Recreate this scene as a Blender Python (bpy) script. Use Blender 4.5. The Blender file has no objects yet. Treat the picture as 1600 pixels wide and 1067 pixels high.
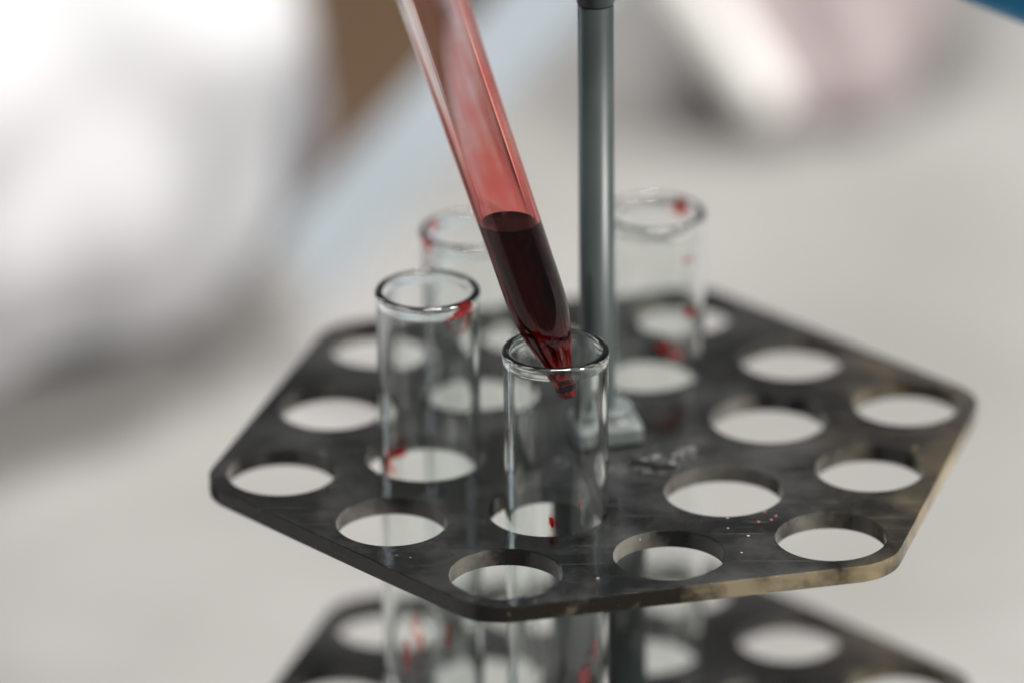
import bpy, bmesh, math, random
from mathutils import Vector, Matrix, noise

random.seed(7)
SC = bpy.context.scene
COL = SC.collection
U = 0.025                      # hole pitch of the rack, 25 mm

# ------------------------------------------------------------------ camera
cam_d = bpy.data.cameras.new('camera')
cam_d.sensor_width = 36.0
cam_d.lens = 9000 / 1600 * 36.0
cam_d.clip_start = 0.01
cam_d.clip_end = 100
cam = bpy.data.objects.new('camera', cam_d)
COL.objects.link(cam)
CR = Vector((0.99987763, 0.01150936, -0.01059501))
CU = Vector((0.00509654, 0.40066161, 0.91621193))
CF = Vector((-0.01479003, 0.91615381, -0.40055392))
CP = Vector((0, -32.53864092, 14.87678119)) * U
cam.matrix_world = Matrix(((CR.x, CU.x, -CF.x, CP.x), (CR.y, CU.y, -CF.y, CP.y),
                           (CR.z, CU.z, -CF.z, CP.z), (0, 0, 0, 1)))
SC.camera = cam
cam_d.dof.use_dof = True
cam_d.dof.focus_distance = (Vector((-0.25, -1.36, 0.55)) * U - CP).dot(CF)
cam_d.dof.aperture_fstop = 5.6

# ------------------------------------------------------------------ world and lamps
world = bpy.data.worlds.new('World')
SC.world = world
world.use_nodes = True
bg = world.node_tree.nodes['Background']
bg.inputs[0].default_value = (0.93, 0.96, 1.0, 1)
bg.inputs[1].default_value = 0.16


def area(name, loc, target, sx, sy, power, col):
    l = bpy.data.lights.new(name, 'AREA')
    l.shape = 'RECTANGLE'
    l.size, l.size_y = sx, sy
    l.energy = power
    l.color = col
    o = bpy.data.objects.new(name, l)
    COL.objects.link(o)
    o.location = loc
    o.rotation_euler = (Vector(target) - Vector(loc)).to_track_quat('-Z', 'Y').to_euler()
    return o


area('window_lamp_right', (1.75, -0.95, 1.35), (0, 0.1, -0.02), 0.32, 0.42, 100, (1.0, 0.965, 0.925))
area('overhead_fill', (0.25, 0.35, 2.9), (0, 0.25, -0.05), 0.8, 0.8, 128, (1.0, 0.985, 0.96))  # unseen overhead lamp, added to light the table with short shadows
area('window_lamp_left', (-1.4, 0.9, 0.8), (0, 0.2, 0), 0.4, 0.9, 7, (0.80, 0.91, 1.0))

SC.view_settings.view_transform = 'Standard'
SC.view_settings.look = 'None'
SC.view_settings.exposure = 0.16
SC.view_settings.gamma = 1.0
SC.cycles.use_denoising = True
SC.cycles.max_bounces = 24
SC.cycles.transmission_bounces = 20
SC.cycles.transparent_max_bounces = 20
SC.cycles.glossy_bounces = 8
SC.cycles.diffuse_bounces = 4
SC.cycles.sample_clamp_indirect = 6.0
SC.cycles.caustics_refractive = True
SC.cycles.caustics_reflective = True
SC.cycles.blur_glossy = 0.0


# ------------------------------------------------------------------ helpers
def tag(o, label, cat, group=None, kind=None):
    if label:
        o['label'] = label
    if cat:
        o['category'] = cat
    if group:
        o['group'] = group
    if kind:
        o['kind'] = kind
    return o


def link(name, me, mats=None, parent=None, smooth=True):
    o = bpy.data.objects.new(name, me)
    COL.objects.link(o)
    if mats:
        for m in (mats if isinstance(mats, (list, tuple)) else [mats]):
            me.materials.append(m)
    if parent:
        o.parent = parent
    if smooth:
        for p in me.polygons:
            p.use_smooth = True
    return o


def empty(name, loc=(0, 0, 0)):
    o = bpy.data.objects.new(name, None)
    COL.objects.link(o)
    o.location = loc
    o.empty_display_size = 0.01
    return o


def mesh_from(verts, faces, name='mesh'):
    me = bpy.data.meshes.new(name)
    me.from_pydata([tuple(v) for v in verts], [], faces)
    me.update()
    return me


def lathe(profile, n=64, closed=False, name='lathe'):
    """revolve (r, z) points; r == 0 points become poles; closed joins last to first"""
    verts, rings = [], []
    for r, z in profile:
        if r < 1e-9:
            rings.append([len(verts)])
            verts.append((0, 0, z))
        else:
            rings.append(list(range(len(verts), len(verts) + n)))
            verts += [(r * math.cos(2 * math.pi * i / n), r * math.sin(2 * math.pi * i / n), z) for i in range(n)]
    faces = []
    k = len(rings)
    for a in range(k if closed else k - 1):
        A, B = rings[a], rings[(a + 1) % k]
        for i in range(n):
            j = (i + 1) % n
            if len(A) == 1 and len(B) == 1:
                continue
            if len(A) == 1:
                faces.append((A[0], B[j], B[i]))
            elif len(B) == 1:
                faces.append((A[i], A[j], B[0]))
            else:
                faces.append((A[i], A[j], B[j], B[i]))
    me = mesh_from(verts, faces, name)
    bm = bmesh.new()
    bm.from_mesh(me)
    bmesh.ops.recalc_face_normals(bm, faces=bm.faces)
    bm.to_mesh(me)
    bm.free()
    return me


def apply_mods(o):
    dg = bpy.context.evaluated_depsgraph_get()
    dg.update()
    me = bpy.data.meshes.new_from_object(o.evaluated_get(dg))
    return me


def new_mat(name):
    m = bpy.data.materials.new(name)
    m.use_nodes = True
    nt = m.node_tree
    return m, nt, nt.nodes, nt.links, nt.nodes['Principled BSDF']


def nd(nodes, t, **kw):
    n = nodes.new(t)
    for k, v in kw.items():
        if k.startswith('i_'):
            key = k[2:]
            n.inputs[int(key) if key.isdigit() else key].default_value = v
        else:
            setattr(n, k, v)
    return n


def ramp(nodes, stops):
    r = nodes.new('ShaderNodeValToRGB')
    e = r.color_ramp.elements
    while len(e) < len(stops):
        e.new(0.5)
    for q, (p, c) in zip(e, stops):
        q.position = p
        q.color = c if len(c) == 4 else (*c, 1)
    return r


# ------------------------------------------------------------------ materials
def mat_table():
    m, nt, N, L, b = new_mat('table_laminate')
    tc = nd(N, 'ShaderNodeTexCoord')
    no = nd(N, 'ShaderNodeTexNoise', i_Scale=11.0, i_Detail=4.0)
    L.new(tc.outputs['Object'], no.inputs['Vector'])
    r = ramp(N, [(0.32, (0.172, 0.168, 0.160)), (0.68, (0.236, 0.232, 0.225))])
    L.new(no.outputs['Fac'], r.inputs['Fac'])
    L.new(r.outputs['Color'], b.inputs['Base Color'])
    b.inputs['Roughness'].default_value = 0.75
    b.inputs['Specular IOR Level'].default_value = 0.2
    return m


def mat_acrylic(name, rough, dust, dcol=(0.38, 0.38, 0.37), lo=0.44, hi=0.66, scr=1.3, wear=False):
    """smoked acrylic sheet: clear refracting surface, olive-grey absorption inside, dusty skin"""
    m, nt, N, L, b = new_mat(name)
    N.remove(b)
    tc = nd(N, 'ShaderNodeTexCoord')
    n1 = nd(N, 'ShaderNodeTexNoise', i_Scale=52.0, i_Detail=6.0, i_Roughness=0.66)
    L.new(tc.outputs['Object'], n1.inputs['Vector'])
    g = nd(N, 'ShaderNodeBsdfGlass', i_IOR=1.49)
    rr = nd(N, 'ShaderNodeMapRange')
    rr.inputs['To Min'].default_value = rough * 0.5
    rr.inputs['To Max'].default_value = rough * 1.5
    L.new(n1.outputs['Fac'], rr.inputs['Value'])
    L.new(rr.outputs[0], g.inputs['Roughness'])
    bp = nd(N, 'ShaderNodeBump', i_Strength=0.10, i_Distance=0.0004)
    n5 = nd(N, 'ShaderNodeTexNoise', i_Scale=260.0, i_Detail=4.0)
    L.new(tc.outputs['Object'], n5.inputs['Vector'])
    L.new(n5.outputs['Fac'], bp.inputs['Height'])
    L.new(bp.outputs['Normal'], g.inputs['Normal'])
    # dust: film patches, specks
    df = nd(N, 'ShaderNodeBsdfDiffuse')
    sxc = nd(N, 'ShaderNodeSeparateXYZ')
    L.new(tc.outputs['Object'], sxc.inputs[0])
    xr = nd(N, 'ShaderNodeMapRange')
    xr.inputs['From Min'].default_value = 0.030
    xr.inputs['From Max'].default_value = 0.052
    L.new(sxc.outputs['X'], xr.inputs['Value'])
    mxc = nd(N, 'ShaderNodeMix', data_type='RGBA')
    L.new(xr.outputs[0], mxc.inputs['Factor'])
    mxc.inputs['A'].default_value = (*dcol, 1)
    mxc.inputs['B'].default_value = (0.60, 0.47, 0.26, 1)      # yellowed wear near the right-hand corner
    L.new(mxc.outputs['Result'], df.inputs['Color'])
    r1 = ramp(N, [(lo, (0.06, 0.06, 0.06)), (hi, (1, 1, 1))])
    if wear:      # the rubbed, creamy patches sit towards the right-hand end of the sheet
        sx = nd(N, 'ShaderNodeSeparateXYZ')
        L.new(tc.outputs['Object'], sx.inputs[0])
        wr = nd(N, 'ShaderNodeMapRange')
        wr.inputs['From Min'].default_value = -0.035
        wr.inputs['From Max'].default_value = 0.03
        wr.inputs['To Min'].default_value = -0.14
        wr.inputs['To Max'].default_value = 0.05
        L.new(sx.outputs['X'], wr.inputs['Value'])
        aw = nd(N, 'ShaderNodeMath', operation='ADD')
        L.new(n1.outputs['Fac'], aw.inputs[0])
        L.new(wr.outputs[0], aw.inputs[1])
        L.new(aw.outputs[0], r1.inputs['Fac'])
    else:
        L.new(n1.outputs['Fac'], r1.inputs['Fac'])
    f1 = nd(N, 'ShaderNodeMath', operation='MULTIPLY', i_1=dust)
    L.new(r1.outputs['Color'], f1.inputs[0])
    vo = nd(N, 'ShaderNodeTexVoronoi', i_Scale=540.0)
    mpv = nd(N, 'ShaderNodeMapping')
    mpv.inputs['Location'].default_value = (0.137, 0.071, 0.013)
    mpv.inputs['Rotation'].default_value = (0.4, 0.3, 0.7)
    L.new(tc.outputs['Object'], mpv.inputs['Vector'])
    L.new(mpv.outputs['Vector'], vo.inputs['Vector'])
    lt = nd(N, 'ShaderNodeMath', operation='LESS_THAN', i_1=0.12)
    L.new(vo.outputs['Distance'], lt.inputs[0])
    sep = nd(N, 'ShaderNodeSeparateColor')
    L.new(vo.outputs['Color'], sep.inputs[0])
    gt = nd(N, 'ShaderNodeMath', operation='GREATER_THAN', i_1=0.88)
    L.new(sep.outputs[0], gt.inputs[0])
    n3 = nd(N, 'ShaderNodeTexNoise', i_Scale=70.0, i_Detail=2.0)
    L.new(tc.outputs['Object'], n3.inputs['Vector'])
    g3 = nd(N, 'ShaderNodeMath', operation='GREATER_THAN', i_1=0.50)
    L.new(n3.outputs['Fac'], g3.inputs[0])
    m1 = nd(N, 'ShaderNodeMath', operation='MULTIPLY')
    L.new(lt.outputs[0], m1.inputs[0])
    L.new(gt.outputs[0], m1.inputs[1])
    m2 = nd(N, 'ShaderNodeMath', operation='MULTIPLY')
    L.new(m1.outputs[0], m2.inputs[0])
    L.new(g3.outputs[0], m2.inputs[1])
    m3 = nd(N, 'ShaderNodeMath', operation='MULTIPLY', i_1=0.6)
    L.new(m2.outputs[0], m3.inputs[0])
    # curled wipe marks and scratches
    mp3 = nd(N, 'ShaderNodeMapping')
    mp3.inputs['Rotation'].default_value = (0, 0, 0.9)
    mp3.inputs['Scale'].default_value = (70, 1500, 30)
    L.new(tc.outputs['Object'], mp3.inputs['Vector'])
    n4 = nd(N, 'ShaderNodeTexNoise', i_Scale=1.0, i_Detail=2.0, i_Distortion=0.6)
    L.new(mp3.outputs['Vector'], n4.inputs['Vector'])
    r4 = ramp(N, [(0.64, (0, 0, 0)), (0.74, (1, 1, 1))])
    L.new(n4.outputs['Fac'], r4.inputs['Fac'])
    s4 = nd(N, 'ShaderNodeMath', operation='MULTIPLY', i_1=dust * scr)
    L.new(r4.outputs['Color'], s4.inputs[0])
    ad = nd(N, 'ShaderNodeMath', operation='ADD')
    L.new(f1.outputs[0], ad.inputs[0])
    L.new(m3.outputs[0], ad.inputs[1])
    ad2 = nd(N, 'ShaderNodeMath', operation='ADD', use_clamp=True)
    L.new(ad.outputs[0], ad2.inputs[0])
    L.new(s4.outputs[0], ad2.inputs[1])
    ms = nd(N, 'ShaderNodeMixShader')
    L.new(ad2.outputs[0], ms.inputs[0])
    L.new(g.outputs[0], ms.inputs[1])
    L.new(df.outputs[0], ms.inputs[2])
    L.new(ms.outputs[0], N['Material Output'].inputs['Surface'])
    a = nd(N, 'ShaderNodeVolumeAbsorption', i_Density=2000.0)
    sg = (1250, 1290, 1500)
    a.inputs['Color'].default_value = tuple(1 - q / 2000 for q in sg) + (1,)
    L.new(a.outputs[0], N['Material Output'].inputs['Volume'])
    return m


def mat_glass(name='clear_glass', ior=1.46, tint=(0.985, 0.995, 0.99)):
    m, nt, N, L, b = new_mat(name)
    N.remove(b)
    g = nd(N, 'ShaderNodeBsdfGlass', i_IOR=ior, i_Roughness=0.0)
    g.inputs['Color'].default_value = (*tint, 1)
    L.new(g.outputs[0], N['Material Output'].inputs['Surface'])
    return m


def mat_blood(name='blood', ior=1.36):
    m, nt, N, L, b = new_mat(name)
    N.remove(b)
    g = nd(N, 'ShaderNodeBsdfGlass', i_IOR=ior, i_Roughness=0.0)
    g.inputs['Color'].default_value = (1, 1, 1, 1)
    L.new(g.outputs[0], N['Material Output'].inputs['Surface'])
    a = nd(N, 'ShaderNodeVolumeAbsorption', i_Density=1.0)
    a.inputs['Color'].default_value = (0, 0, 0, 1)
    # sigma = density * (1 - colour)
    a.inputs['Density'].default_value = 5000.0
    a.inputs['Color'].default_value = (1 - 480 / 5000, 1 - 4200 / 5000, 1 - 3800 / 5000, 1)
    L.new(a.outputs[0], N['Material Output'].inputs['Volume'])
    return m


def mat_smear():
    m, nt, N, L, b = new_mat('blood_smear')
    b.inputs['Base Color'].default_value = (0.45, 0.012, 0.02, 1)
    b.inputs['Roughness'].default_value = 0.12
    b.inputs['IOR'].default_value = 1.36
    tr = nd(N, 'ShaderNodeBsdfTransparent')
    tr.inputs['Color'].default_value = (0.95, 0.28, 0.27, 1)
    tl = nd(N, 'ShaderNodeBsdfTranslucent')
    tl.inputs['Color'].default_value = (0.75, 0.03, 0.035, 1)
    m0 = nd(N, 'ShaderNodeMixShader', i_0=0.5)
    L.new(b.outputs[0], m0.inputs[1])
    L.new(tl.outputs[0], m0.inputs[2])
    tc = nd(N, 'ShaderNodeTexCoord')
    n1 = nd(N, 'ShaderNodeTexNoise', i_Scale=900.0, i_Detail=3.0)
    L.new(tc.outputs['Object'], n1.inputs['Vector'])
    r = ramp(N, [(0.35, (0.2, 0.2, 0.2)), (0.65, (0.75, 0.75, 0.75))])
    L.new(n1.outputs['Fac'], r.inputs['Fac'])
    ms = nd(N, 'ShaderNodeMixShader')
    L.new(r.outputs['Color'], ms.inputs[0])
    L.new(tr.outputs[0], ms.inputs[1])
    L.new(m0.outputs[0], ms.inputs[2])
    L.new(ms.outputs[0], N['Material Output'].inputs['Surface'])
    return m


def mat_stain():
    m, nt, N, L, b = new_mat('thin_blood_stain')
    N.remove(b)
    tr = nd(N, 'ShaderNodeBsdfTransparent')
    tc = nd(N, 'ShaderNodeTexCoord')
    n1 = nd(N, 'ShaderNodeTexNoise', i_Scale=500.0, i_Detail=4.0)
    L.new(tc.outputs['Object'], n1.inputs['Vector'])
    r = ramp(N, [(0.40, (1, 1, 1)), (0.52, (0.98, 0.80, 0.79)), (0.68, (0.95, 0.45, 0.44))])
    L.new(n1.outputs['Fac'], r.inputs['Fac'])
    L.new(r.outputs['Color'], tr.inputs['Color'])
    L.new(tr.outputs[0], N['Material Output'].inputs['Surface'])
    return m


def mat_film():
    """thin wet film of blood left on the inside of the barrel (object z runs along the barrel)"""
    m, nt, N, L, b = new_mat('blood_film')
    N.remove(b)
    tc = nd(N, 'ShaderNodeTexCoord')
    sp = nd(N, 'ShaderNodeSeparateXYZ')
    L.new(tc.outputs['Object'], sp.inputs[0])
    mp = nd(N, 'ShaderNodeMapping')
    mp.inputs['Rotation'].default_value = (0.0, 0.45, 0.0)
    mp.inputs['Scale'].default_value = (760, 500, 55)
    L.new(tc.outputs['Object'], mp.inputs['Vector'])
    n1 = nd(N, 'ShaderNodeTexNoise', i_Scale=1.0, i_Detail=3.0)
    L.new(mp.outputs['Vector'], n1.inputs['Vector'])
    n2 = nd(N, 'ShaderNodeTexNoise', i_Scale=170.0, i_Detail=3.0)
    L.new(tc.outputs['Object'], n2.inputs['Vector'])
    # coverage: full low down, thinning upward, lingering on the +x side
    h = nd(N, 'ShaderNodeMapRange')
    h.inputs['From Min'].default_value = 0.030
    h.inputs['From Max'].default_value = 0.064
    h.inputs['To Min'].default_value = 1.0
    h.inputs['To Max'].default_value = 0.0
    L.new(sp.outputs['Z'], h.inputs['Value'])
    hx = nd(N, 'ShaderNodeMapRange')
    hx.inputs['From Min'].default_value = -0.004
    hx.inputs['From Max'].default_value = 0.004
    hx.inputs['To Min'].default_value = 0.10
    hx.inputs['To Max'].default_value = 0.5
    L.new(sp.outputs['X'], hx.inputs['Value'])
    a1 = nd(N, 'ShaderNodeMath', operation='ADD')
    L.new(h.outputs[0], a1.inputs[0])
    hs = nd(N, 'ShaderNodeMath', operation='MULTIPLY')
    L.new(hx.outputs[0], hs.inputs[0])
    inv = nd(N, 'ShaderNodeMath', operation='SUBTRACT', i_0=1.15)
    L.new(h.outputs[0], inv.inputs[1])
    L.new(inv.outputs[0], hs.inputs[1])
    L.new(hs.outputs[0], a1.inputs[1])
    nn = nd(N, 'ShaderNodeMath', operation='ADD')
    L.new(n1.outputs['Fac'], nn.inputs[0])
    L.new(n2.outputs['Fac'], nn.inputs[1])
    n0 = nd(N, 'ShaderNodeMath', operation='SUBTRACT', i_1=1.0)
    L.new(nn.outputs[0], n0.inputs[0])
    ns = nd(N, 'ShaderNodeMath', operation='MULTIPLY', i_1=1.1)
    L.new(n0.outputs[0], ns.inputs[0])
    a2 = nd(N, 'ShaderNodeMath', operation='ADD', use_clamp=True)
    L.new(a1.outputs[0], a2.inputs[0])
    L.new(ns.outputs[0], a2.inputs[1])
    cr = ramp(N, [(0.0, (0.99, 0.95, 0.94)), (0.40, (0.99, 0.80, 0.78)), (0.75, (0.99, 0.61, 0.58)), (1.0, (0.99, 0.48, 0.46))])
    L.new(a2.outputs[0], cr.inputs['Fac'])
    tr = nd(N, 'ShaderNodeBsdfTransparent')
    L.new(cr.outputs['Color'], tr.inputs['Color'])
    tl = nd(N, 'ShaderNodeBsdfTranslucent')
    tl.inputs['Color'].default_value = (0.92, 0.24, 0.19, 1)
    df = nd(N, 'ShaderNodeBsdfDiffuse')
    df.inputs['Color'].default_value = (0.88, 0.36, 0.31, 1)
    ms0 = nd(N, 'ShaderNodeMixShader', i_0=0.5)
    L.new(tl.outputs[0], ms0.inputs[1])
    L.new(df.outputs[0], ms0.inputs[2])
    ms = nd(N, 'ShaderNodeMixShader')
    f = nd(N, 'ShaderNodeMapRange')
    f.inputs['To Min'].default_value = 0.02
    f.inputs['To Max'].default_value = 0.05
    L.new(a2.outputs[0], f.inputs['Value'])
    L.new(f.outputs[0], ms.inputs[0])
    L.new(tr.outputs[0], ms.inputs[1])
    L.new(ms0.outputs[0], ms.inputs[2])
    L.new(ms.outputs[0], N['Material Output'].inputs['Surface'])
    return m


def mat_plain(name, col, rough=0.5, metal=0.0, var=0.0, scale=60.0, sss=0.0, sheen=0.0):
    m, nt, N, L, b = new_mat(name)
    b.inputs['Roughness'].default_value = rough
    b.inputs['Metallic'].default_value = metal
    if var:
        tc = nd(N, 'ShaderNodeTexCoord')
        n1 = nd(N, 'ShaderNodeTexNoise', i_Scale=scale, i_Detail=4.0)
        L.new(tc.outputs['Object'], n1.inputs['Vector'])
        r = ramp(N, [(0.3, tuple(c * (1 - var) for c in col)), (0.7, tuple(min(1, c * (1 + var)) for c in col))])
        L.new(n1.outputs['Fac'], r.inputs['Fac'])
        L.new(r.outputs['Color'], b.inputs['Base Color'])
        bp = nd(N, 'ShaderNodeBump', i_Strength=0.12, i_Distance=0.0005)
        L.new(n1.outputs['Fac'], bp.inputs['Height'])
        L.new(bp.outputs['Normal'], b.inputs['Normal'])
    else:
        b.inputs['Base Color'].default_value = (*col, 1)
    if sss:
        b.inputs['Subsurface Weight'].default_value = sss
        b.inputs['Subsurface Radius'].default_value = (0.004, 0.002, 0.0015)
        b.inputs['Subsurface Scale'].default_value = 1.0
    if sheen:
        b.inputs['Sheen Weight'].default_value = sheen
    return m


M_TABLE = mat_table()
M_TOP = mat_acrylic('smoked_acrylic', 0.11, 0.062)
M_EDGE = mat_acrylic('smoked_acrylic_cut_edge', 0.14, 0.30, (0.60, 0.50, 0.32), 0.50, 0.66, 0.0, True)
M_HOLE = mat_acrylic('smoked_acrylic_hole_wall', 0.10, 0.22, (0.50, 0.47, 0.40), 0.42, 0.62, 0.0)
M_GLASS = mat_glass()
M_BARREL = mat_glass('barrel_plastic', 1.40)
M_BLOOD = mat_blood()
M_BLOOD_WALL = mat_blood('blood_against_glass', 1.36 / 1.40)
M_SMEAR = mat_smear()
M_FILM = mat_film()
M_STAIN = mat_stain()
M_ROD = mat_plain('grey_green_rod', (0.032, 0.041, 0.039), 0.36, 0.0, 0.12, 90.0)
M_ROD.node_tree.nodes['Principled BSDF'].inputs['Specular IOR Level'].default_value = 0.28
M_NUT = mat_plain('grey_metal_nut', (0.078, 0.090, 0.088), 0.45, 0.0, 0.1, 200.0)
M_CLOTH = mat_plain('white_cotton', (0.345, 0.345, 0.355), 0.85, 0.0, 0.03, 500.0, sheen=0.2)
M_SLEEVE_SHADE = mat_plain('sleeve_shade_grey', (0.19, 0.195, 0.215), 0.9, 0.0, 0.04, 400.0)  # shade on the white sleeve, put into a darker cloth colour
M_LATEX = mat_plain('beige_latex', (0.265, 0.224, 0.228), 0.45, 0.0, 0.05, 80.0, sss=0.3)
M_NITRILE = mat_plain('blue_nitrile', (0.002, 0.25, 0.52), 0.42, 0.0, 0.08, 150.0)
M_WOOD = mat_plain('brown_wood', (0.068, 0.037, 0.017), 0.7, 0.0, 0.12, 30.0)
M_GLUE = mat_plain('glossy_glue', (0.013, 0.013, 0.012), 0.3)
M_FLECK = mat_plain('dried_blood', (0.30, 0.10, 0.10), 0.5)
M_WHITE = mat_plain('white_plastic', (0.82, 0.81, 0.79), 0.4)
M_STRIP = mat_plain('pale_blue_plastic', (0.58, 0.65, 0.70), 0.4)

# ------------------------------------------------------------------ table
TZ = -0.105
me = mesh_from([(-1.6, -0.19, TZ), (1.6, -0.19, TZ), (1.6, 1.8, TZ), (-1.6, 1.8, TZ),
                (-1.6, -0.19, TZ - 0.03), (1.6, -0.19, TZ - 0.03), (1.6, 1.8, TZ - 0.03), (-1.6, 1.8, TZ - 0.03)],
               [(0, 1, 2, 3), (7, 6, 5, 4), (0, 4, 5, 1), (1, 5, 6, 2), (2, 6, 7, 3), (3, 7, 4, 0)])
tb = link('table_top', me, M_TABLE, smooth=False)
tag(tb, 'pale grey laminate table top spreading behind and under the rack', 'table', kind='structure')

# ------------------------------------------------------------------ rack
THETA = -1.848134


def hexdir(k):
    return Vector((math.cos(THETA + k * math.pi / 3), math.sin(THETA + k * math.pi / 3)))


INNER = {n: hexdir(k) * 1.1 * U for k, n in enumerate('bcdefa')}
CORNER = [hexdir(k) * 2 * U for k in range(6)]
MID = [(hexdir(k) + hexdir(k + 1)) * U for k in range(6)]
THICK = 0.110 * U


def plate_mesh(scale=1.0):
    cu = bpy.data.curves.new('plate_outline', 'CURVE')
    cu.dimensions = '2D'
    cu.fill_mode = 'BOTH'

    def spline(pts):
        s = cu.splines.new('POLY')
        s.points.add(len(pts) - 1)
        for q, p in zip(s.points, pts):
            q.co = (p[0], p[1], 0, 1)
        s.use_cyclic_u = True
    off, rad = 0.437 * U, 0.36 * U
    out = []
    for k in range(6):
        # centre of the corner arc: offset hexagon with corner radius
        c = hexdir(k) * (2 * U + (off - rad) / math.cos(math.pi / 6))
        a0 = THETA + k * math.pi / 3
        for i in range(17):
            a = a0 + (-math.pi / 6 + math.pi / 3 * i / 16)
            out.append((c.x + rad * math.cos(a), c.y + rad * math.sin(a)))
    spline(out)

    def hole(c, r, n=72):
        spline([(c.x + r * math.cos(2 * math.pi * i / n), c.y + r * math.sin(2 * math.pi * i / n)) for i in range(n)])
    for v in INNER.values():
        hole(v, 0.362 * U)
    for v in CORNER + MID:
        hole(v, 0.334 * U)
    bev = 0.00013
    cu.extrude = THICK / 2 - bev
    cu.bevel_depth = bev
    cu.bevel_resolution = 1
    cu.offset = -bev
    o = bpy.data.objects.new('tmp', cu)
    COL.objects.link(o)
    me = apply_mods(o)
    bpy.data.objects.remove(o)
    me.materials.clear()
    holes = [(v, 0.362 * U) for v in INNER.values()] + [(v, 0.334 * U) for v in CORNER + MID]
    for p in me.polygons:
        c = Vector(p.center[:2])
        p.material_index = 0 if abs(p.normal.z) > 0.9 else (2 if any((c - v).length < r + 0.0004 for v, r in holes) else 1)
        p.use_smooth = False
    return me


rack = empty('test_tube_rack', (0, 0, TZ))
tag(rack, 'dark hexagonal acrylic test tube rack with round holes and central grey rod', 'test tube rack')
pm = plate_mesh()
up = link('upper_plate', pm, [M_TOP, M_EDGE, M_HOLE], rack, smooth=False)
up.location = (0, 0, -THICK / 2 - TZ)
lo = link('lower_plate', pm.copy(), None, rack, smooth=False)
lo.location = (0, 0, -2.0 * U - THICK / 2 - TZ)
# base plate on the table carries the tubes
bp_pts = []
for k in range(6):
    c = hexdir(k) * (2 * U + 0.12 * U / math.cos(math.pi / 6))
    for i in range(9):
        a = THETA + k * math.pi / 3 + (-math.pi / 6 + math.pi / 3 * i / 8)
        bp_pts.append((c.x + 0.3 * U * math.cos(a), c.y + 0.3 * U * math.sin(a)))
n = len(bp_pts)
me = mesh_from([(x, y, 0.0) for x, y in bp_pts] + [(x, y, THICK) for x, y in bp_pts],
               [tuple(range(n, 2 * n)), tuple(range(n - 1, -1, -1))] + [(i, (i + 1) % n, n + (i + 1) % n, n + i) for i in range(n)])
base = link('base_plate', me, [M_TOP, M_EDGE], rack, smooth=False)
for p in me.polygons:
    p.material_index = 0 if abs(p.normal.z) > 0.5 else 1
base.location = (0, 0, 0.0005)

# rod with a collar at its foot and a knob that starts at the top edge of the picture
RR = 0.109 * U
rod = link('rod', lathe([(0, -0.1045 - TZ + 0.004), (RR, -0.1045 - TZ + 0.004), (RR, 2.86 * U - TZ), (0, 2.86 * U - TZ)], 48),
           M_ROD, rack)
me = rod.data
for p in me.polygons:
    p.use_smooth = abs(p.normal.z) < 0.5
sp_ = link('spacer_tube', lathe([(0, -2.0 * U + 0.0003 - TZ), (0.30 * U, -2.0 * U + 0.0003 - TZ), (0.30 * U, -THICK - 0.0003 - TZ), (0, -THICK - 0.0003 - TZ)], 64),
           M_ROD, rack)
for p in sp_.data.polygons:
    p.use_smooth = abs(p.normal.z) < 0.5
kb = link('knob', lathe([(0, 0), (RR * 0.96, 0), (RR * 1.06, 0.0004), (RR * 1.06, 0.010), (RR * 2.4, 0.013),
                         (RR * 2.9, 0.018), (RR * 2.4, 0.024), (RR * 1.2, 0.0265), (0, 0.027)], 48), M_ROD, rack)
kb.location = (0, 0, 2.861 * U - TZ)


def rsq(h, r, n=8):
    """rounded square outline, half side h, corner radius r"""
    pts = []
    for q, (sx, sy) in enumerate(((1, 1), (-1, 1), (-1, -1), (1, -1))):
        for i in range(n + 1):
            a = q * math.pi / 2 + math.pi / 2 * i / n
            pts.append((sx * (h - r) + r * math.cos(a), sy * (h - r) + r * math.sin(a)))
    return pts


def flange():
    layers = [(0.170, 0.05, 0.0), (0.170, 0.05, 0.014), (0.195, 0.06, 0.016), (0.195, 0.06, 0.105), (0.178, 0.055, 0.130),
              (0.172, 0.155, 0.146), (0.165, 0.160, 0.160), (0.158, 0.157, 0.20), (0.150, 0.149, 0.21), (0.145, 0.144, 0.212)]
    verts, faces = [], []
    k = 36
    for h, r, z in layers:
        verts += [(x * U, y * U, z * U) for x, y in rsq(h, r)]
    for a in range(len(layers) - 1):
        for i in range(k):
            j = (i + 1) % k
            faces.append((a * k + i, a * k + j, (a + 1) * k + j, (a + 1) * k + i))
    faces.append(tuple(range(k - 1, -1, -1)))
    faces.append(tuple(range((len(layers) - 1) * k, len(layers) * k)))
    return mesh_from(verts, faces)


for nm, z in (('collar', 0.0002),):
    f = link(nm, flange(), M_NUT, rack, smooth=False)
    f.location = (0.060 * U, 0.01 * U, z - TZ)
    f.rotation_euler = (0, 0, THETA + math.pi / 6)
    md = f.modifiers.new('bevel', 'BEVEL')
    md.width = 0.0003
    md.segments = 2

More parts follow.
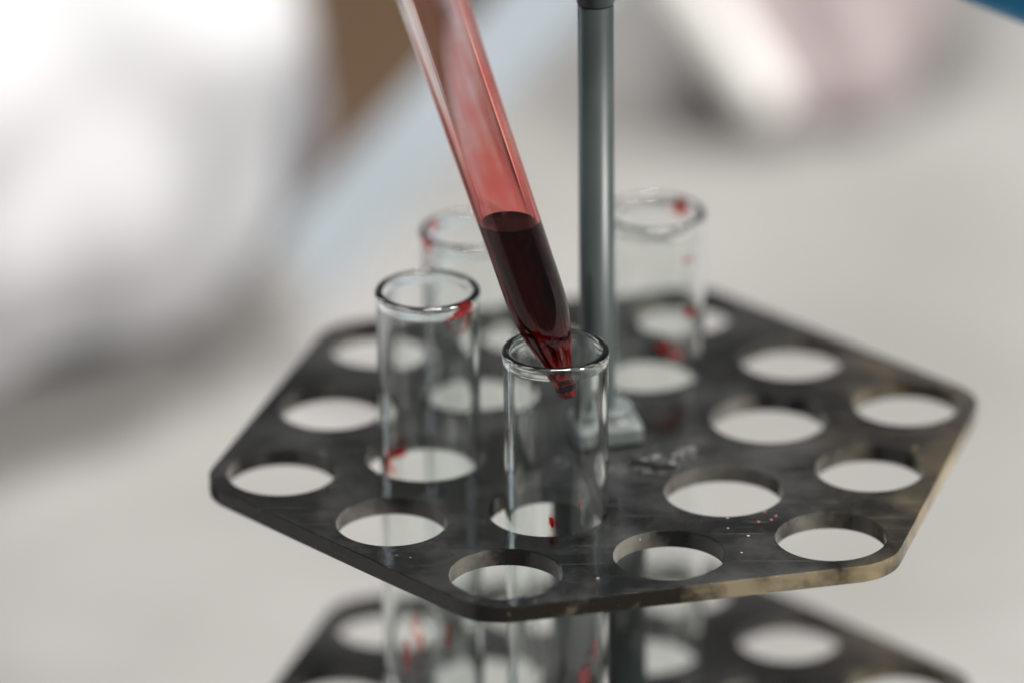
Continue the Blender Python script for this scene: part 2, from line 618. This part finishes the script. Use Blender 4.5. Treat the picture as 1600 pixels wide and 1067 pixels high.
# dried droplet rings, wipe residue and flecks on the upper plate
def flat_blob(cx, cy, w, h, t, seed, rot=0.0, ring=False):
    rnd = random.Random(seed)
    ph = [rnd.uniform(0, 6.28) for _ in range(5)]
    S = 40
    rads = [0.0, 0.3, 0.55, 0.75, 0.9, 0.95, 1.0]
    hts = [0.22, 0.18, 0.2, 0.45, 1.0, 0.8, 0.0] if ring else [1.0, 0.95, 0.8, 0.9, 0.7, 0.4, 0.0]
    verts, faces = [(0, 0, t * hts[0])], []
    for q, z in zip(rads[1:], hts[1:]):
        for j in range(S):
            a = 2 * math.pi * j / S
            k = 1 + 0.10 * math.sin(2 * a + ph[0]) + 0.07 * math.sin(3 * a + ph[1]) + (0.0 if ring else 0.16 * math.sin(5 * a + ph[2]) + 0.1 * math.sin(7 * a + ph[3]))
            x, y = q * k * w * math.cos(a), q * k * h * math.sin(a)
            zz = t * z * (1 + 0.5 * math.sin(3 * a + 9 * q + ph[4]))
            verts.append((x * math.cos(rot) - y * math.sin(rot), x * math.sin(rot) + y * math.cos(rot), max(0.0, zz)))
    if not ring:
        for j in range(S):
            faces.append((0, 1 + j, 1 + (j + 1) % S))
    for i in range(3 if ring else 0, len(rads) - 2):
        for j in range(S):
            a, b_ = 1 + i * S + j, 1 + i * S + (j + 1) % S
            faces.append((a, a + S, b_ + S, b_))
    me = mesh_from(verts, faces)
    me.transform(Matrix.Translation((cx, cy, 0)))
    return me


PT = 0.00006 + THICK / 2
for i, (cx, cy, w, h, t, rt) in enumerate([(0.0086, -0.0098, 0.0042, 0.0016, 0.0008, -0.35), (0.0132, -0.0064, 0.0030, 0.0011, 0.0007, 0.75),
                                           (0.0062, -0.0122, 0.0020, 0.0009, 0.0003, -0.5)]):
    o = link('glue_residue', flat_blob(cx, cy, w, h, t, 60 + i, rt), M_GLUE, up)
    o.location = (0, 0, PT)
for i, (cx, cy) in enumerate([(0.02514, -0.0275), (0.02603, -0.03021), (0.02408, -0.03086), (0.0268, -0.0289)]):
    o = link('blood_fleck', flat_blob(cx, cy, 0.00016, 0.00022, 0.00006, 80 + i, i), M_FLECK, up)
    o.location = (0, 0, PT)

# ------------------------------------------------------------------ test tubes
TR = 0.316 * U
TW = 0.0009
TBOT = TZ + 0.0005 + THICK + 0.0004


def tube_mesh(length):
    ro, ri = TR, TR - TW
    pr = [(0, 0)]
    for i in range(1, 13):
        a = math.pi / 2 * i / 12
        pr.append((ro * math.sin(a), ro - ro * math.cos(a)))
    pr += [(ro, ro + 0.0006), (ro, ro + 0.0012)]
    pr += [(ro, length * f) for f in (0.3, 0.6, 0.9)]
    top = length
    pr += [(ro, top - 0.0028), (ro, top - 0.0021)]
    # fire-polished, slightly beaded rim
    pr += [(ro, top - 0.0016), (ro + 0.00022, top - 0.0008)]
    cx = (ro + ri) / 2
    for i in range(9):
        a = math.pi * i / 8
        pr.append((cx + (TW / 2 + 0.00018) * math.cos(a), top - 0.0004 + 0.0005 * math.sin(a)))
    pr += [(ri, top - 0.0018), (ri, top - 0.0024), (ri, top - 0.0030)]
    pr += [(ri, length * f) for f in (0.9, 0.6, 0.3)]
    pr += [(ri, ro + 0.0012), (ri, ro + 0.0006)]
    for i in range(12, 0, -1):
        a = math.pi / 2 * i / 12
        pr.append((ri * math.sin(a), ro - ri * math.cos(a)))
    pr.append((0, TW))
    return lathe(pr, 96)


def smear_mesh(theta, z, w, h, t, seed, rr=None, drip=0.0):
    """an irregular flat blob of blood lying on the inner wall of a tube"""
    rr = (TR - TW - 0.00002) if rr is None else rr
    rnd = random.Random(seed)
    ph = [rnd.uniform(0, 6.28) for _ in range(4)]
    verts, faces = [], []
    R, S = 6, 28
    verts.append((0, 0, 1.0))
    for i in range(1, R + 1):
        q = i / R
        for j in range(S):
            a = 2 * math.pi * j / S
            k = 1 + 0.14 * math.sin(2 * a + ph[0]) + 0.10 * math.sin(3 * a + ph[1]) + 0.05 * math.sin(5 * a + ph[2])
            y = q * k * math.sin(a)
            if drip and y < 0:
                y *= 1 + drip
            verts.append((q * k * math.cos(a), y, math.sqrt(max(0, 1 - q * q))))
    out = []
    for layer in (0, 1):
        for x, y, c in verts:
            r = rr - (t * c if layer else 0.0)
            th = theta + x * w / rr
            out.append((r * math.cos(th), r * math.sin(th), z + y * h))
    nv = len(verts)
    for layer in (0, 1):
        o = layer * nv
        for j in range(S):
            faces.append((o, o + 1 + j, o + 1 + (j + 1) % S))
        for i in range(R - 1):
            for j in range(S):
                a, b_ = o + 1 + i * S + j, o + 1 + i * S + (j + 1) % S
                faces.append((a, a + S, b_ + S, b_))
    me = mesh_from(out, faces)
    bm = bmesh.new()
    bm.from_mesh(me)
    bmesh.ops.remove_doubles(bm, verts=bm.verts, dist=1e-7)
    bmesh.ops.recalc_face_normals(bm, faces=bm.faces)
    bm.to_mesh(me)
    bm.free()
    return me


TUBES = {
    'a': ((-1.032, -0.268), 1.117, 'empty glass test tube left of the pipette with red smear on its rim'),
    'b': ((-0.249, -1.058), 1.064, 'sharp glass test tube that the pipette tip dips into'),
    'f': ((-0.790, 0.790), 1.074, 'blurred glass test tube behind the pipette, red spot on its left rim'),
    'e': ((0.365, 1.058), 1.074, 'blurred glass test tube behind the grey rod, farthest from the camera'),
}
D = math.radians
# (theta, z in units of the pitch relative to the upper plate, half width, half height, thickness) per tube
SMEARS = {
    'a': [(D(-42), 1.055, 0.0019, 0.0010, 0.0003), (D(-58), 1.03, 0.0005, 0.0004, 0.0002), (D(204), 0.02, 0.0009, 0.0024, 0.0003),
          (D(170), -0.03, 0.0022, 0.0007, 0.0002), (D(140), -0.06, 0.0020, 0.0006, 0.0002),
          (D(-124), -1.25, 0.0005, 0.003, 0.00015), (D(-70), -1.1, 0.0003, 0.0022, 0.00015), (D(-100), -1.75, 0.0022, 0.004, 0.0003)],
    'b': [(D(-96), 0.06, 0.00032, 0.0009, 0.0002), (D(-62), 0.16, 0.0002, 0.0007, 0.00015), (D(-55), -1.05, 0.0012, 0.0032, 0.0003),
          (D(-40), -0.85, 0.0005, 0.0016, 0.0002)],
    'f': [(D(205), 1.02, 0.0011, 0.0011, 0.0003), (D(150), 1.04, 0.0009, 0.0008, 0.0003)],
    'e': [(D(52), 1.02, 0.0012, 0.0012, 0.0003), (D(-45), 0.83, 0.0010, 0.0004, 0.0002), (D(-42), 0.46, 0.0011, 0.0009, 0.0003),
          (D(-80), 0.27, 0.0013, 0.0006, 0.0003), (D(-64), 0.20, 0.0013, 0.0006, 0.0003)],
}
TKEY = {}
for key, ((tx, ty), rim, lab) in TUBES.items():
    t = empty('test_tube', (tx * U, ty * U, TBOT))
    TKEY[t.name] = key
    tag(t, lab, 'test tube', 'glass test tubes standing in the rack')
    link('glass_wall', tube_mesh(rim * U - TBOT), M_GLASS, t)
    for i, (th, z, w, h, tk) in enumerate(SMEARS[key]):
        s = link('blood_smear', smear_mesh(th, z * U - TBOT, w, h, tk, ord(key) * 10 + i), M_SMEAR, t)
        s['label'] = 'small red smear of blood on the glass'

# wide thin stains round the thicker smears
STAINS = {'a': [(D(-45), 1.00, 0.0030, 0.0022), (D(185), 0.02, 0.0040, 0.0026), (D(150), 0.0, 0.0036, 0.0020), (D(-110), -1.3, 0.0012, 0.009)],
          'b': [(D(-94), 0.02, 0.0009, 0.0026), (D(-50), -1.0, 0.0016, 0.005)],
          'e': [(D(50), 0.99, 0.0018, 0.0016), (D(-64), 0.24, 0.0026, 0.0014)], 'f': [(D(195), 0.97, 0.0028, 0.0026)]}
for t in [o for o in COL.objects if o.name.startswith('test_tube') and o.name.split('.')[0] == 'test_tube']:
    for i, (th, z, w, h) in enumerate(STAINS[TKEY[t.name]]):
        o = link('blood_stain', smear_mesh(th, z * U - TBOT, w, h, 0.00002, 700 + i + ord(TKEY[t.name]), rr=TR - TW - 0.00006), M_STAIN, t)

# ------------------------------------------------------------------ pipette
AX = math.asin(0.294)
pip = empty('pipette', Vector((-0.172, -1.06, 0.768)) * U)
pip.rotation_euler = (0, -AX, 0)
tag(pip, 'slanting glass pipette half filled with dark red blood', 'pipette')
WALL = 0.022
KEYS = [(0.050, 0.067), (0.10, 0.068), (0.15, 0.071), (0.20, 0.084), (0.30, 0.114), (0.425, 0.147), (0.53, 0.167),
        (0.65, 0.1765), (0.9, 0.1795), (1.2, 0.182), (1.9, 0.190), (2.6, 0.198), (5.0, 0.215)]


def key_slope(i):
    a, b = KEYS[max(0, i - 1)], KEYS[min(len(KEYS) - 1, i + 1)]
    return (b[1] - a[1]) / (b[0] - a[0])


def curve_at(s):
    """smooth radius of the barrel at height s (Hermite through KEYS)"""
    for i in range(len(KEYS) - 1):
        (s0, r0), (s1, r1) = KEYS[i], KEYS[i + 1]
        if s <= s1 or i == len(KEYS) - 2:
            d = s1 - s0
            t = max(0.0, (s - s0) / d)
            m0, m1 = key_slope(i) * d, key_slope(i + 1) * d
            return ((2 * t ** 3 - 3 * t ** 2 + 1) * r0 + (t ** 3 - 2 * t ** 2 + t) * m0
                    + (-2 * t ** 3 + 3 * t ** 2) * r1 + (t ** 3 - t ** 2) * m1)


SDENSE = [0.05 + 0.02 * i for i in range(36)] + [0.80, 0.9, 1.05]
PROF = [(q, curve_at(q)) for q in SDENSE + [1.3, 1.6, 2.0, 2.6, 3.4, 4.2, 5.0]]


def rad_at(s):
    for (s0, r0), (s1, r1) in zip(PROF, PROF[1:]):
        if s <= s1:
            f = (s - s0) / (s1 - s0)
            return r0 + (r1 - r0) * f
    return PROF[-1][1]


def wall_at(s):
    q = min(1.0, max(0.0, (s - 0.08) / 0.42))
    return WALL * (0.05 + 0.95 * q * q * (3 - 2 * q))


pr = [(r * U, s * U) for s, r in PROF]
# the inner wall is only modelled above the blood; below, glass and blood share one surface
inner = [((rad_at(s) - wall_at(s)) * U, s * U) for s in (5.0, 2.6, 1.3)]
pr = [((rad_at(0.05) - wall_at(0.05)) * U, 0.05 * U)] + pr
bar = lathe(pr + inner, 96)
# blood column: overlaps the inner wall a hair, its top is level in the world
ca, sa = math.cos(AX), math.sin(AX)
zm = (1.872 - 0.768) * U
nb = len(bar.vertices) - 96
for i in range(96):
    v = bar.vertices[nb + i].co
    v.x *= (rad_at(1.15) - WALL) / (rad_at(1.3) - WALL)
    v.y *= (rad_at(1.15) - WALL) / (rad_at(1.3) - WALL)
    v.z = (zm + 0.018 * U - sa * v.x) / ca
link('barrel', bar, M_BARREL, pip)
n = 96
svals = [-0.0185, -0.016, -0.011, -0.003, 0.008, 0.020, 0.034] + [q for q in SDENSE if q < 1.0]
verts, faces = [(0, 0, -0.020 * U)], []
for s in svals:
    if s >= 0.05:
        r = (rad_at(s) - wall_at(s)) * U
    else:      # rounded drop swelling out of the opening
        q = (0.05 - s) / 0.07
        r = (rad_at(0.05) - wall_at(0.05)) * U * math.sqrt(max(0.0, 1 - q * q))
    verts += [(r * math.cos(2 * math.pi * i / n), r * math.sin(2 * math.pi * i / n), s * U) for i in range(n)]
rtop = (rad_at(1.15) - WALL) * U
# level top with a small meniscus curling up the glass
for f, lift in ((1.0, 0.004), (1.0, 0.018), (0.97, 0.008), (0.92, 0.002), (0.7, 0.0), (0.35, 0.0)):
    for i in range(n):
        x, y = rtop * f * math.cos(2 * math.pi * i / n), rtop * f * math.sin(2 * math.pi * i / n)
        verts.append((x, y, (zm + lift * U - sa * x) / ca))
verts.append((0, 0, zm / ca))
for i in range(n):
    faces.append((0, 1 + (i + 1) % n, 1 + i))
k = len(svals) + 6
for a in range(k - 1):
    for i in range(n):
        j = (i + 1) % n
        faces.append((1 + a * n + i, 1 + a * n + j, 1 + (a + 1) * n + j, 1 + (a + 1) * n + i))
last = len(verts) - 1
for i in range(n):
    faces.append((1 + (k - 1) * n + i, 1 + (k - 1) * n + (i + 1) % n, last))
bm_ = mesh_from(verts, faces)
ndrop = 7
nside = 96 * (len(svals) + 1)
for q, p in enumerate(bm_.polygons):
    p.material_index = 1 if 96 * (1 + ndrop) <= q < 96 + nside else 0
bl = link('blood', bm_, [M_BLOOD, M_BLOOD_WALL], pip)
bl['label'] = 'dark red blood filling the lower part of the pipette'
# film
prf = [((rad_at(s) - WALL + 0.003) * U, s * U) for s in (0.95, 1.4, 2.0, 2.6, 3.4)]
fm = lathe(prf, 96)
n = 96
for i in range(n):       # lower edge follows the level blood surface
    v = fm.vertices[i].co
    v.z = (zm - sa * v.x) / ca + 0.02 * U
fl = link('blood_film', fm, M_FILM, pip)
fl['label'] = 'thin pink film of blood wetting the barrel above the liquid'
# bubbles at the meniscus
for bx, by, br in ((-0.075, -0.128, 0.011), (-0.088, -0.12, 0.008)):
    b_ = bpy.data.meshes.new('bubble')
    bm = bmesh.new()
    bmesh.ops.create_uvsphere(bm, u_segments=16, v_segments=10, radius=br * U)
    bm.to_mesh(b_)
    bm.free()
    o = link('bubble', b_, M_GLASS, pip)
    x, y = bx * U, by * U
    o.location = (x, y, (zm - sa * x) / ca + br * U * 1.5)

# ------------------------------------------------------------------ soft background things
def chain_body(name, chains, voxel, mat, fold=0.0, fold_size=0.03, smooth_it=6):
    """one continuous skin round chains of (point, radius)"""
    bm = bmesh.new()
    for ch in chains:
        for (p0, r0), (p1, r1) in zip(ch, ch[1:]):
            p0, p1 = Vector(p0), Vector(p1)
            d = (p1 - p0)
            ln = max(d.length, 1e-6)
            q = d.to_track_quat('Z', 'Y').to_matrix().to_4x4()
            mt = Matrix.Translation((p0 + p1) / 2) @ q
            bmesh.ops.create_cone(bm, cap_ends=True, segments=20, radius1=r0, radius2=r1, depth=ln, matrix=mt)
        for p, r in ch:
            bmesh.ops.create_uvsphere(bm, u_segments=18, v_segments=12, radius=r, matrix=Matrix.Translation(p))
    me = bpy.data.meshes.new('tmp')
    bm.to_mesh(me)
    bm.free()
    o = bpy.data.objects.new('tmp', me)
    COL.objects.link(o)
    rm = o.modifiers.new('r', 'REMESH')
    rm.mode = 'VOXEL'
    rm.voxel_size = voxel
    sm = o.modifiers.new('s', 'SMOOTH')
    sm.factor = 0.5
    sm.iterations = smooth_it
    out = apply_mods(o)
    bpy.data.objects.remove(o)
    out.update()
    if fold:
        nrm = [v.normal.copy() for v in out.vertices]
        for v, nn in zip(out.vertices, nrm):
            p = v.co / fold_size
            k = noise.noise(Vector((p.x * 0.6 + p.z, p.y * 0.8 - p.z * 0.6, p.z * 0.5))) + 0.5 * noise.noise(p * 2.1)
            v.co += nn * (fold * k)
        out.update()
    return link(name, out, mat)


# sleeve of a white lab coat lying on the table at the left
arm = chain_body('person', [[((-0.275, 0.100, TZ + 0.058), 0.049), ((-0.174, 0.206, TZ + 0.054), 0.049),
                             ((-0.109, 0.283, TZ + 0.053), 0.051), ((-0.150, 0.335, TZ + 0.095), 0.054),
                             ((-0.240, 0.40, TZ + 0.20), 0.064)]],
                 0.005, M_CLOTH, fold=0.010, fold_size=0.05)
tag(arm, 'bent arm in a white lab coat sleeve, blurred at the upper left', 'person')


def atd(x, y, d):
    return CP + (CR * ((x - 800) / 9000) + CU * (-(y - 533.5) / 9000) + CF) * d


# shaded right side of the sleeve: added piece, its shade painted in grey-lilac
shade_piece = chain_body('sleeve_shade', [[(atd(325, -120, 1.20), 0.0180), (atd(350, 30, 1.19), 0.0168), (atd(398, 165, 1.185), 0.0150),
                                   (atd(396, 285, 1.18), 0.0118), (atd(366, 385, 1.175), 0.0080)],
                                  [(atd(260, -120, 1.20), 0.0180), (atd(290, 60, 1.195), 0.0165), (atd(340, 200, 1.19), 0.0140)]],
                  0.003, M_SLEEVE_SHADE, fold=0.002, fold_size=0.02, smooth_it=10)
shade_piece.parent = arm

# latex gloved hand, fingertips on the table at the upper right
hand = chain_body('person', [
    [((0.0415, 0.393, -0.0975), 0.0085), ((0.0340, 0.396, -0.0865), 0.0093), ((0.0290, 0.402, -0.066), 0.0100), ((0.0350, 0.425, -0.033), 0.0116), ((0.0530, 0.470, 0.02), 0.015)],
    [((0.0580, 0.398, -0.0970), 0.0088), ((0.0510, 0.402, -0.080), 0.0098), ((0.0480, 0.409, -0.056), 0.0105), ((0.0530, 0.432, -0.022), 0.0120), ((0.0660, 0.472, 0.022), 0.016)],
    [((0.0640, 0.404, -0.0960), 0.0085), ((0.0640, 0.408, -0.078), 0.0095), ((0.0660, 0.415, -0.054), 0.0102), ((0.0690, 0.438, -0.022), 0.0117), ((0.0760, 0.476, 0.020), 0.015)],
    [((0.0700, 0.412, -0.0880), 0.0076), ((0.0740, 0.416, -0.074), 0.0083), ((0.0800, 0.424, -0.054), 0.0090), ((0.0840, 0.444, -0.026), 0.0105), ((0.0860, 0.478, 0.016), 0.014)],
    [((0.0570, 0.413, -0.0960), 0.0095), ((0.0550, 0.424, -0.080), 0.0107), ((0.0500, 0.444, -0.050), 0.0100), ((0.0530, 0.475, 0.0), 0.014), ((0.0680, 0.50, 0.05), 0.020)],
    [((0.0530, 0.470, 0.02), 0.016), ((0.0680, 0.50, 0.06), 0.022), ((0.0760, 0.535, 0.10), 0.026), ((0.0880, 0.60, 0.17), 0.031), ((0.1080, 0.70, 0.27), 0.038)],
    [((0.0860, 0.478, 0.016), 0.014), ((0.0800, 0.50, 0.06), 0.020), ((0.0760, 0.535, 0.10), 0.026)]],
    0.0022, M_LATEX, smooth_it=14)
tag(hand, 'pinkish beige gloved hand with fingertips bunched downward, blurred at the upper right', 'person')

# blue gloved hand that only just enters the top right corner
B0 = atd(1590, 45, 0.905)


def bo(x, y, z):
    return (B0.x + x, B0.y + y, B0.z + z)


blue = chain_body('person', [
    [(bo(-0.008, 0.0, 0.0118), 0.0066), (bo(0.005, 0.001, 0.0068), 0.0074), (bo(0.022, -0.004, 0.006), 0.0082), (bo(0.042, -0.010, 0.028), 0.0095)],
    [(bo(-0.004, -0.012, 0.028), 0.0072), (bo(0.010, -0.012, 0.024), 0.0080), (bo(0.027, -0.016, 0.027), 0.0088), (bo(0.044, -0.020, 0.046), 0.0100)],
    [(bo(-0.002, -0.028, 0.042), 0.0070), (bo(0.012, -0.028, 0.040), 0.0078), (bo(0.030, -0.031, 0.044), 0.0086), (bo(0.044, -0.032, 0.062), 0.0098)],
    [(bo(0.006, -0.042, 0.054), 0.0060), (bo(0.018, -0.043, 0.054), 0.0068), (bo(0.032, -0.045, 0.058), 0.0075), (bo(0.045, -0.044, 0.074), 0.0090)],
    [(bo(0.000, 0.014, 0.038), 0.0075), (bo(0.012, 0.013, 0.046), 0.0088), (bo(0.030, 0.006, 0.062), 0.0110), (bo(0.050, -0.012, 0.088), 0.016)],
    [(bo(0.042, -0.010, 0.028), 0.011), (bo(0.052, -0.020, 0.070), 0.020), (bo(0.060, -0.028, 0.105), 0.025), (bo(0.085, -0.035, 0.24), 0.034)],
    [(bo(0.045, -0.044, 0.074), 0.011), (bo(0.054, -0.036, 0.090), 0.018), (bo(0.060, -0.028, 0.105), 0.025)]],
    0.0016, M_NITRILE, smooth_it=4)
tag(blue, 'blue gloved hand just entering the top right corner', 'person')


def obox(name, origin, ax, ay, az, mat, bevel=0.002):
    """box from an origin corner and three edge vectors, edges rounded"""
    o, ax, ay, az = Vector(origin), Vector(ax), Vector(ay), Vector(az)
    v = [o, o + ax, o + ax + ay, o + ay]
    v += [p + az for p in v]
    me = mesh_from(v, [(3, 2, 1, 0), (4, 5, 6, 7), (0, 1, 5, 4), (1, 2, 6, 5), (2, 3, 7, 6), (3, 0, 4, 7)])
    bm = bmesh.new()
    bm.from_mesh(me)
    bmesh.ops.recalc_face_normals(bm, faces=bm.faces)
    bmesh.ops.bevel(bm, geom=bm.edges[:], offset=bevel, segments=3, affect='EDGES')
    bm.to_mesh(me)
    bm.free()
    return link(name, me, mat, smooth=False)


e = Vector((0.048, 0.115, 0)).normalized()
nrm = Vector((-e.y, e.x, 0))
box = obox('wooden_block', Vector((-0.072, 0.322, TZ + 0.0003)), e * 0.158, nrm * 0.13, (0, 0, 0.09), M_WOOD)
tag(box, 'brown wooden block behind the pale strip, out of focus', 'block')

s0, s1 = atd(462, 418, 1.165), atd(980, -160, 1.11)
d = (s1 - s0).normalized()
vw = (atd(600, 250, 1.15) - CP).normalized()
side = d.cross((vw + Vector((0.0, 0.0, -1.0))).normalized()).normalized()
strip = obox('plastic_strip', s0 - side * 0.0095, d * (s1 - s0).length, side * 0.019, side.cross(d) * 0.004, M_STRIP, 0.0012)
tag(strip, 'pale blue plastic strip slanting up behind the pipette, out of focus', 'strip')

# white plastic tube between the fingers
w0, w1 = Vector((0.0385, 0.387, TZ + 0.0085)), Vector((0.0205, 0.391, TZ + 0.036))
wt = lathe([(0, 0), (0.0045, 0), (0.0058, 0.0012), (0.0060, 0.052), (0.0066, 0.0525), (0.0066, 0.068), (0.0055, 0.0695), (0, 0.07)], 40)
w = link('plastic_vial', wt, M_WHITE)
w.location = w0
w.rotation_euler = (w1 - w0).to_track_quat('Z', 'Y').to_euler()
tag(w, 'white plastic vial held along the left of the blurred beige gloved hand', 'vial')
